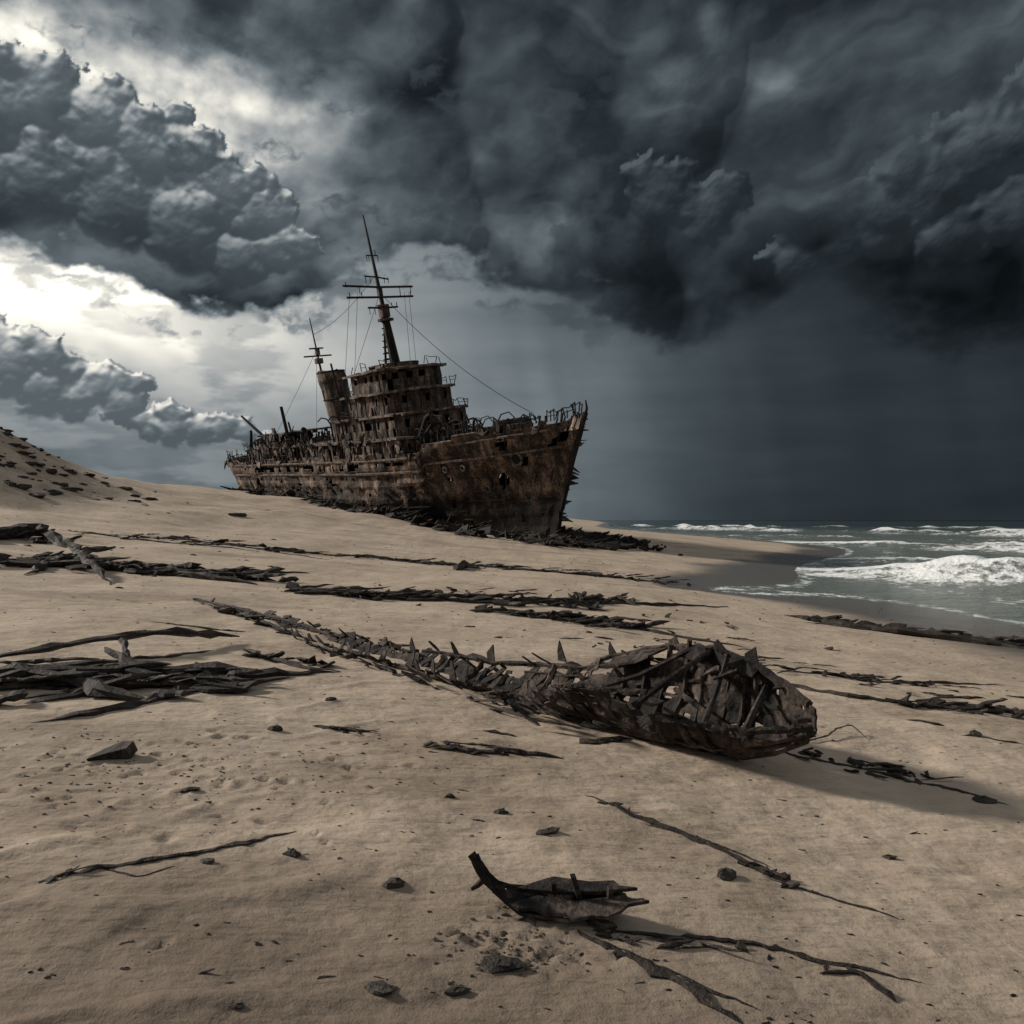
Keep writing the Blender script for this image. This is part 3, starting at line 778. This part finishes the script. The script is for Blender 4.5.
wood('driftwood_plank', [([(424, 744), (470, 752), (520, 754), (566, 760)], .08, st8), ([(440, 742), (500, 748)], .04)], [([(430, 745), (510, 755)], 14, .05, .35, .05)])
wood('driftwood_plank', [([(482, 731), (518, 737)], .06)]); wood('driftwood_plank', [([(322, 728), (372, 732)], .07)], [([(325, 728), (365, 732)], 8, .05, .3, .04)])
wood('driftwood_plank', [([(575, 742), (630, 738)], .16, dict(h=.05))])
wood('driftwood_branch', [([(780, 752), (860, 768), (940, 786), (1010, 806)], .05, dict(crook=.9)), ([(800, 742), (850, 732), (870, 740)], .025, dict(lift=[0, .08, 0]))],
     [([(800, 752), (880, 770), (930, 780)], 34, .12, .4, .05)])
wood('driftwood_branch', [([(775, 670), (860, 680), (950, 684), (1008, 686)], .09)], [([(790, 672), (930, 684)], 30, .22, .8, .07)])
wood('driftwood_branch', [([(770, 680), (850, 697), (930, 706), (1030, 716)], .12)], [([(900, 704), (1020, 714)], 34, .18, .9, .1)])
wood('driftwood_plank', [([(905, 720), (945, 726)], .08), ([(960, 735), (1024, 744)], .04)])
wood('tide_wrack', [([(120, 535), (250, 548), (330, 560)], .16), ([(310, 553), (420, 562), (560, 573), (664, 582)], .22), ([(380, 560), (470, 566), (540, 570)], .2), ([(60, 530), (160, 542), (260, 552)], .16),
    ([(150, 622), (200, 628), (245, 632)], .06)],
     [([(130, 538), (330, 556), (520, 570), (660, 582)], 120, .9, 1.8, .15), ([(330, 590), (600, 600), (720, 640)], 60, 1.2, .8, .08), ([(600, 640), (760, 660), (1000, 700)], 60, .8, .5, .05)])
wood('driftwood_stump', [([(462, 566), (464, 571)], .5, dict(h=.5)), ([(452, 568), (480, 571)], .25, dict(lift=.1))])
def stone(px, py, wpx, hpx):
    x, y = G(px, py); s = y/F; mb = MB()
    mb.chunk((x, y, H(x, y)+hpx*s*.12), (wpx*s*1.1, wpx*s*.7, hpx*s*.9), R.randint(0, 9999)); mb.obj('stone', M_ROCK)
fl = MB(); x, y = G(110, 757); fl.shard((x, y, H(x, y)+.07), (.48, .26, .10), (.25, -.35, .3)); fl.obj('hull_plate_fragment', M_BOAT)
for s in ((293, 855, 20, 13), (396, 885, 26, 12), (725, 877, 26, 14), (500, 813, 16, 9), (276, 730, 16, 9), (450, 797, 14, 6), (208, 862, 16, 7), (890, 858, 16, 6), (238, 1006, 18, 5), (982, 801, 26, 8), (190, 790, 22, 6), (330, 700, 12, 5), (975, 735, 14, 9), (548, 832, 30, 6), (380, 990, 40, 9), (455, 992, 30, 8), (500, 965, 44, 12)):
    stone(*s)
mb = MB()
for k in range(1300):
    y = 3.6+50*R.random()**1.7; x = R.uniform(-.7, .7)*y
    if x > float(shore(y))-1.5: continue
    s = R.uniform(.004, .018)*(1+y*.08); z = H(x, y)
    if R.random() < .7: mb.chunk((x, y, z+s*.1), (s*R.uniform(.8, 2.5), s, s*.5), k)
    else:
        a = R.uniform(-.6, .6); l = s*R.uniform(2, 6)
        mb.shard((x, y, z+s*.15), (l, s*R.uniform(.5, 1.2), s*.25), (R.uniform(-.2, .2), R.uniform(-.2, .2), a))
mb.obj('wood_litter', M_WOOD)
mb = MB()
for (cx, cy, n, sp) in ((-2.7, 6.3, 260, 1.0), (.0, 4.12, 130, .22)):
    for _ in range(n):
        x = R.gauss(cx, sp); y = R.gauss(cy, sp*.7); s = R.uniform(.006, .032)
        mb.chunk((x, y, H(x, y)), (s*1.4, s, s*.7), R.randint(0, 9999))
M_CLOD = mat_wood('damp_sand_clod', (.07, .052, .04), (.2, .155, .12)); mb.obj('sand_clods', M_CLOD)
mb = MB()
for k in range(420):
    X_ = R.uniform(16, 88); y_ = -R.uniform(3, 10)+(3 if X_ > 80 else 0)
    p = SM@Vector((X_, y_, 0)); x, y = p.x, p.y
    z = H(x, y); l = R.uniform(.8, 4.5)
    a = th+R.gauss(0, .5)
    if R.random() < .45:
        d = Vector((math.cos(a), math.sin(a)))*l*.5
        mb.tube([(x-d.x, y-d.y, z), (x, y, z+R.uniform(.1, .5)), (x+d.x, y+d.y, z+R.uniform(0, 1.1))], R.uniform(.08, .26), .06, n=5, jit=.3)
    else: mb.shard((x, y, z+.2), (l, l*.55, .12), (R.uniform(-.9, .9), R.uniform(-.6, .6), a))
for k in range(120):
    x = min(R.gauss(7.5, 3.0), 13+R.random()); y = R.gauss(73, 3.5); z = H(x, y); l = R.uniform(.6, 3.8)*(1.2-min(1, abs(x-6)/9))
    a = R.uniform(-.5, .5)
    mb.shard((x, y, z+.25), (l, l*.6, .15), (R.uniform(-.8, .8), R.uniform(-.6, .6), a))
    if k % 2 and x < 10: mb.tube([(x, y, z), (x+R.uniform(-1, 2), y+R.uniform(-1, 1), z+R.uniform(.1, .9))], .14, .06, n=4, jit=.3)
mb.obj('ship_wreckage_debris', M_IRON)
mb = MB()
for k in range(420):
    x = R.gauss(-43, 8); y = R.gauss(60, 6); s = .08+.9*R.random()**2.6; mb.chunk((x, y, H(x, y)), (s*R.uniform(1.2, 2.8), s, s*.5), k)
for k in range(90):
    x = R.gauss(-17, 9); y = R.gauss(26, 7); s = .04+.18*R.random()**2; mb.chunk((x, y, H(x, y)), (s*2, s, s*.5), k)
mb.obj('dune_rocks', M_ROCK)
print('debris', time.time()-t_0)

# ------------------------------------------------------------------ sky backdrop: storm clouds in azimuth / elevation
ST = .08
az = np.arange(-60, 60+ST/2, ST); elv = np.arange(-1.3, 52, ST)
AZ, EL = np.meshgrid(az, elv)
def blur(a, k):
    for ax in (0, 1):
        for _ in range(2):
            c = np.cumsum(np.pad(a, [(k+1, k) if i == ax else (0, 0) for i in (0, 1)], mode='edge'), axis=ax)
            n_ = a.shape[ax]
            sl_hi = [slice(None)]*2; sl_lo = [slice(None)]*2
            sl_hi[ax] = slice(2*k+1, 2*k+1+n_); sl_lo[ax] = slice(0, n_)
            a = (c[tuple(sl_hi)]-c[tuple(sl_lo)])/(2*k+1)
    return a
w1 = fbm(AZ*.10, EL*.16, 101, 5)-.5; w2 = fbm(AZ*.10, EL*.16, 131, 5)-.5
f1 = fbm(AZ*.9, EL*1.1, 161, 5, .55)-.5; f2 = fbm(AZ*.9, EL*1.1, 171, 5, .55)-.5
WA = AZ+w1*9; WE = EL+w2*6
PA = AZ+f1*1.3+w1*1.2; PE = EL+f2*1.1+w2*1.0
fine = fbm(AZ*.55, EL*.8, 201, 7, .55)-.5
RS = random.Random(3)
def grow(mains, counts, spread=(-.35, math.pi+.35), rk=(.34, .58)):
    out = []
    def rec(a, e, z, r, lvl):
        out.append((a, e, z, r))
        if lvl >= len(counts): return
        for _ in range(counts[lvl]):
            q = RS.uniform(*spread); d = r*RS.uniform(.45, .95)
            rr = r*RS.uniform(*rk)
            rec(a+math.cos(q)*d, e+math.sin(q)*d*.85, z+r*RS.uniform(.0, .45), rr, lvl+1)
    for m in mains: rec(m[0], m[1], 0, m[2], 0)
    return out
def paint(items):
    Hh = np.full(AZ.shape, -3.0); Al = np.zeros(AZ.shape)
    for (a, e, z, r) in items:
        i0 = max(0, int((a-r-1.6-az[0])/ST)); i1 = min(len(az), int((a+r+1.6-az[0])/ST)+1)
        j0 = max(0, int((e-r-1.6-elv[0])/ST)); j1 = min(len(elv), int((e+r+1.6-elv[0])/ST)+1)
        if i1 <= i0 or j1 <= j0: continue
        d2 = ((PA[j0:j1, i0:i1]-a)**2+(PE[j0:j1, i0:i1]-e)**2)/(r*r)
        m = np.maximum(0, 1-d2)
        h = np.where(m > 0, z+r*np.sqrt(m), -3)
        Hh[j0:j1, i0:i1] = np.maximum(Hh[j0:j1, i0:i1], h)
        Al[j0:j1, i0:i1] = np.maximum(Al[j0:j1, i0:i1], sst(m, 0, .4))
    return Hh, Al
def lit(Hh, l, k=1, rough=.25, base=0):
    Hn = blur(Hh, k)+rough*fine*2
    gy_, gx_ = np.gradient(Hn, ST)
    gx_ = np.clip(gx_, -3, 3); gy_ = np.clip(gy_, -3, 3)
    n_ = 1/np.sqrt(1+gx_**2+gy_**2)
    l = np.array(l)/np.linalg.norm(l)
    return np.clip((-gx_*l[0]-gy_*l[1]+l[2])*n_, 0, 1)
def gs(a0, e0, sa, se, amp, rot=0):
    c, s_ = math.cos(math.radians(rot)), math.sin(math.radians(rot))
    dx = WA-a0; dy = WE-e0; dx, dy = dx*c+dy*s_, dy*c-dx*s_
    return amp*np.exp(-(dx/sa)**2-(dy/se)**2)
def cv(pts): return np.interp(AZ, [p[0] for p in pts], [p[1] for p in pts])
Lb = cv([(-60, .25), (-34, .28), (-24, .26), (-14, .26), (-6, .24), (0, .195), (5, .15), (8.5, .112), (12, .076), (16, .050), (22, .037), (34, .033), (60, .04)])
Lb = blur(Lb, 12)
Lb = Lb*(.82+.18*sst(EL, 0, 7))*(1+.35*(fbm(AZ*.12, EL*.7, 301, 5)-.5))
Lb = Lb+gs(-30, 14.0, 9, 3.0, 1.05)+gs(-26, 11.2, 9, 3.6, .50)+gs(-17, 10, 8, 3.8, .20)
veil = sst(fbm(AZ*.16, EL*.55, 351, 6, .55), .48, .68)*sst(AZ, -10, -18)
Lb = Lb*(1-.34*veil)
# slanting shafts of light fanning down from the gap
ang = np.degrees(np.arctan2(EL-17, AZ+33)); ray = blur(fbm(ang*.16, ang*0+2.2, 371, 3)-.5, 3)
Lb = Lb*(1+.45*ray*sst(AZ, -31, -26)*sst(AZ, -9, -17)*sst(EL, 16, 11))
rain = blur(fbm(AZ*.75+EL*.16, EL*.02, 311, 3)-.5, 5)
Lb = Lb*(1+.42*rain*sst(AZ, -9, 0)*sst(EL, 19, 9)*(.5+.5*sst(EL, 2, 9)))
Lb = Lb*(1-.30*np.exp(-((AZ-3)/5)**2)*sst(EL, 9, 15))
B_m = [(-35, 9.0, 3.2), (-32.5, 9.4, 2.6), (-30.4, 8.0, 2.1), (-28.6, 7.6, 1.6), (-27.2, 8.3, 1.5), (-26.0, 7.4, 1.5), (-24.6, 6.2, 1.1), (-23.0, 6.0, 1.3), (-21.4, 5.9, 1.2), (-19.9, 6.2, 1.1), (-18.4, 5.8, 1.1), (-17, 5.2, .9), (-40, 9, 4), (-46, 8, 4)]
Hb, Ab = paint(grow(B_m, (9, 7, 5)))
sb = lit(Hb, (-.25, .85, .30), 1, .10)
LB = .12+.14*sb+.72*sb**3.5*cv([(-60, 1), (-26, 1), (-18, .5), (-10, .2), (60, 0)])
Ab = Ab*sst(EL, 2.6, 6.0)
LB = LB*(1-.35*sst(EL, 7, 4))
Lb = Lb*(1-Ab)+LB*Ab
# storm deck
Cs = cv([(-60, 15), (-33, 15.9), (-27.4, 14.5), (-21.4, 12.6), (-17.6, 11.9), (-15, 13), (-12, 16.2), (-8.5, 17.6), (-4.5, 18.2), (2, 17.0), (6.3, 15), (12.6, 12.9), (17.3, 13.4), (26, 12.3), (33, 11.5), (60, 11)])
ds = EL-Cs+w2*7+fine*3.2
soft = sst(AZ, 2, 13)
ms = sst(ds, -.5, 1.1)*(1-soft)+sst(ds, -2.0, 2.2)*soft
D_m = [(RS.uniform(-40, 42), RS.uniform(13, 42), RS.uniform(2.5, 6.5)) for _ in range(90)]
Hd, Ad = paint(grow(D_m, (7, 5), (0, 2*math.pi), (.3, .6)))
Hd = np.maximum(Hd, 0)
sd = .50*lit(Hd, (-.55, .45, .55), 4, .12)+.50*lit(blur(Hd, 10)*1.8, (-.55, .45, .55), 6, .0)
flow = fbm(WA*.11+WE*.05+w1*2, WE*.26-WA*.05+w2*3, 401, 7, .5)
gy_, gx_ = np.gradient(blur(flow, 5), ST); gd = -gx_*.7+gy_*.7; gd = gd/np.std(gd); gd = np.clip(gd, -2.5, 2.5)
Ls = cv([(-60, .09), (-34, .078), (-22, .068), (-12, .056), (-4, .050), (8, .045), (16, .039), (24, .032), (34, .029), (60, .03)])
Ls = Ls+gs(-15.5, 23, 4, 6.5, .12, -30)+gs(24, 22, 9, 3.6, .034, 12)+gs(15, 30, 8, 3, .045)+gs(3, 24.5, 9, 4.5, .036)+gs(-31, 30, 7, 2.4, .09)+gs(-7, 21, 5, 3, .05)+gs(-12, 18.5, 4, 2, .06)+gs(27, 28, 7, 3, .024)
Ls = Ls*(1-np.minimum(gs(26, 15.0, 16, 3.2, .60)+gs(-20, 13.6, 9, 2.2, .45)+gs(4, 18.0, 10, 2.0, .40)+gs(6, 29, 5, 3, .35)+gs(-9, 28.5, 6, 2.5, .5)+gs(18, 25, 8, 1.8, .3, 20), .75))
tex = (.48+1.0*sd)*np.exp(.13*gd+1.5*(flow-.5)+.32*fine)
Ls = Ls*tex
C_m = [(20, 16.8, 1.9), (22.5, 18.2, 2.2), (25, 18.8, 2.6), (28, 20.2, 2.9), (31, 21.8, 3.0), (34.5, 22, 3.4), (29, 17.2, 2.4), (33, 18, 2.6), (39, 22, 4), (14, 20.5, 2.2), (11, 22, 2.2)]
Hc_, Ac = paint(grow(C_m, (9, 6, 4)))
sc = lit(Hc_, (-.45, .75, .40), 2, .14)
LC = (.022+.034*sc+.065*sc**3)*(1+.8*fine)
Ac = Ac*sst(EL, 14.5, 18)*.80*sst(fbm(AZ*.15, EL*.2, 601, 3), .3, .5)
Ls = Ls*(1-Ac)+LC*Ac
br = gs(-24, 26.6, 10, 2.5, 1.0)+gs(-18.5, 24.5, 4, 2.8, .7)+gs(-33, 27.5, 4, 2, .7)
hb_ = np.clip(br*1.6+fine*.9, 0, 1)*sst(AZ, -8, -15)
Ls = Ls*(1-hb_)+(.17+.60*np.clip(br, 0, 1)**1.3*(1+1.6*fine))*hb_
A_m = [(-36, 22.5, 3.6), (-33, 23.6, 3.0), (-30.2, 24.4, 2.7), (-27.4, 23.6, 2.6), (-24.8, 22.9, 2.5), (-22.4, 23.0, 2.2), (-20.2, 21.8, 2.3), (-18.0, 20.2, 2.2), (-16.5, 18.2, 2.0), (-42, 23, 5),
       (-31, 20, 3), (-26.5, 19.6, 3), (-22.5, 18.8, 3), (-34, 19, 3), (-19, 17.2, 2.2)]
Ha, Aa = paint(grow(A_m, (9, 7, 5)))
sa = lit(Ha, (-.30, .85, .30), 1, .12)
topf = sst(EL-cv([(-60, 19), (-30, 20.5), (-22, 19), (-16, 16), (60, 16)]), -3.0, 4.5)
LA = (.046+.06*sa+.58*sa**4*topf+.05*topf)*(1+.5*fine)
Aa = Aa*sst(EL-Cs, .5, 4)
Ls = Ls*(1-Aa)+LA*Aa
Lc = Lb*(1-ms)+Ls*ms
scn = fbm(PA*.32, PE*.75, 501, 6, .55)
scd = sst(scn+.20*np.exp(-((ds+1.0)/1.4)**2), .60, .80)*sst(AZ, -36, -31)*sst(ds, -3.6, -1)*(1-soft)
Lc = Lc*(1-.62*scd)+.062*.62*scd
edge = np.maximum(sst(np.abs(AZ), 44, 58), sst(EL, 38, 50))
WORLDL = .30
Lc = Lc*(1-edge)+WORLDL*edge
s_ = np.sqrt(np.clip(Lc, 0, 1))
tr = np.interp(s_, [0, .18, .42, .62, .9], [.66, .74, .84, .96, 1.03]); tb = np.interp(s_, [0, .18, .42, .62, .9], [1.24, 1.18, 1.09, 1.0, .90])
ca, sa_ = np.cos(np.radians(AZ)), np.sin(np.radians(AZ)); ce, se_ = np.cos(np.radians(EL)), np.sin(np.radians(EL))
RD = 14500
co = np.stack([RD*ce*sa_, RD*ce*ca, RD*se_], -1)
msk = bpy.data.materials.new('storm_sky'); msk.use_nodes = True; nt = msk.node_tree; nt.nodes.clear()
o = objco(nt)
grain = noise(nt, o, .0016, 4, .6)
cb = nt.nodes.new('ShaderNodeCombineXYZ')
for i, k in enumerate(('sky_r', 'sky_g', 'sky_b')):
    nt.links.new((attr(nt, k)*(.93+grain*.14)).s, cb.inputs[i])
em = nt.nodes.new('ShaderNodeEmission'); nt.links.new(cb.outputs[0], em.inputs[0])
out = nt.nodes.new('ShaderNodeOutputMaterial'); nt.links.new(em.outputs[0], out.inputs[0])
msk.cycles.emission_sampling = 'NONE'
gridmesh('sky', co, AZ.shape[0], AZ.shape[1], msk, {'sky_r': Lc*tr, 'sky_g': Lc, 'sky_b': Lc*tb})
print('sky', AZ.shape, time.time()-t_0)

w = bpy.data.worlds.new('World'); scene.world = w; w.use_nodes = True
nt = w.node_tree; nt.nodes.clear()
P0 = nt.nodes.new('ShaderNodeTexCoord').outputs['Generated']
nz = noise(nt, P0, 2.5, 4)
col = ramp(nt, nz, [(.3, (.19, .205, .22)), (.7, (.36, .365, .36))])
bg = nt.nodes.new('ShaderNodeBackground'); nt.links.new(col, bg.inputs[0]); bg.inputs[1].default_value = 1
sk = nt.nodes.new('ShaderNodeTexSky'); sk.sky_type = 'NISHITA'; sk.sun_disc = False
sv = Vector((-.84, .30, .42)).normalized()
sk.sun_elevation = math.asin(sv.z); sk.sun_rotation = math.atan2(sv.x, sv.y) % (2*math.pi)
bg2 = nt.nodes.new('ShaderNodeBackground'); nt.links.new(sk.outputs[0], bg2.inputs[0]); bg2.inputs[1].default_value = .05
mx = nt.nodes.new('ShaderNodeMixShader'); mx.inputs[0].default_value = .88
nt.links.new(bg2.outputs[0], mx.inputs[1]); nt.links.new(bg.outputs[0], mx.inputs[2])
out = nt.nodes.new('ShaderNodeOutputWorld'); nt.links.new(mx.outputs[0], out.inputs[0])

# ------------------------------------------------------------------ sun, camera
sl = bpy.data.lights.new('sun', 'SUN'); sl.energy = 4.0; sl.angle = math.radians(6); sl.color = (1, .92, .82)
so = bpy.data.objects.new('sun', sl); scene.collection.objects.link(so); so.rotation_euler = (-sv).to_track_quat('-Z', 'Y').to_euler()
cd = bpy.data.cameras.new('camera'); cam = bpy.data.objects.new('camera', cd); scene.collection.objects.link(cam)
cam.location = (0, 0, HC); cam.rotation_euler = (math.radians(90), 0, 0)
cd.lens = 28; cd.sensor_width = 36; cd.shift_y = 8/1024; cd.clip_end = 40000; cd.clip_start = .1
scene.camera = cam
scene.view_settings.view_transform = 'Standard'; scene.view_settings.look = 'None'; scene.view_settings.exposure = 0
print('done', time.time()-t_0)
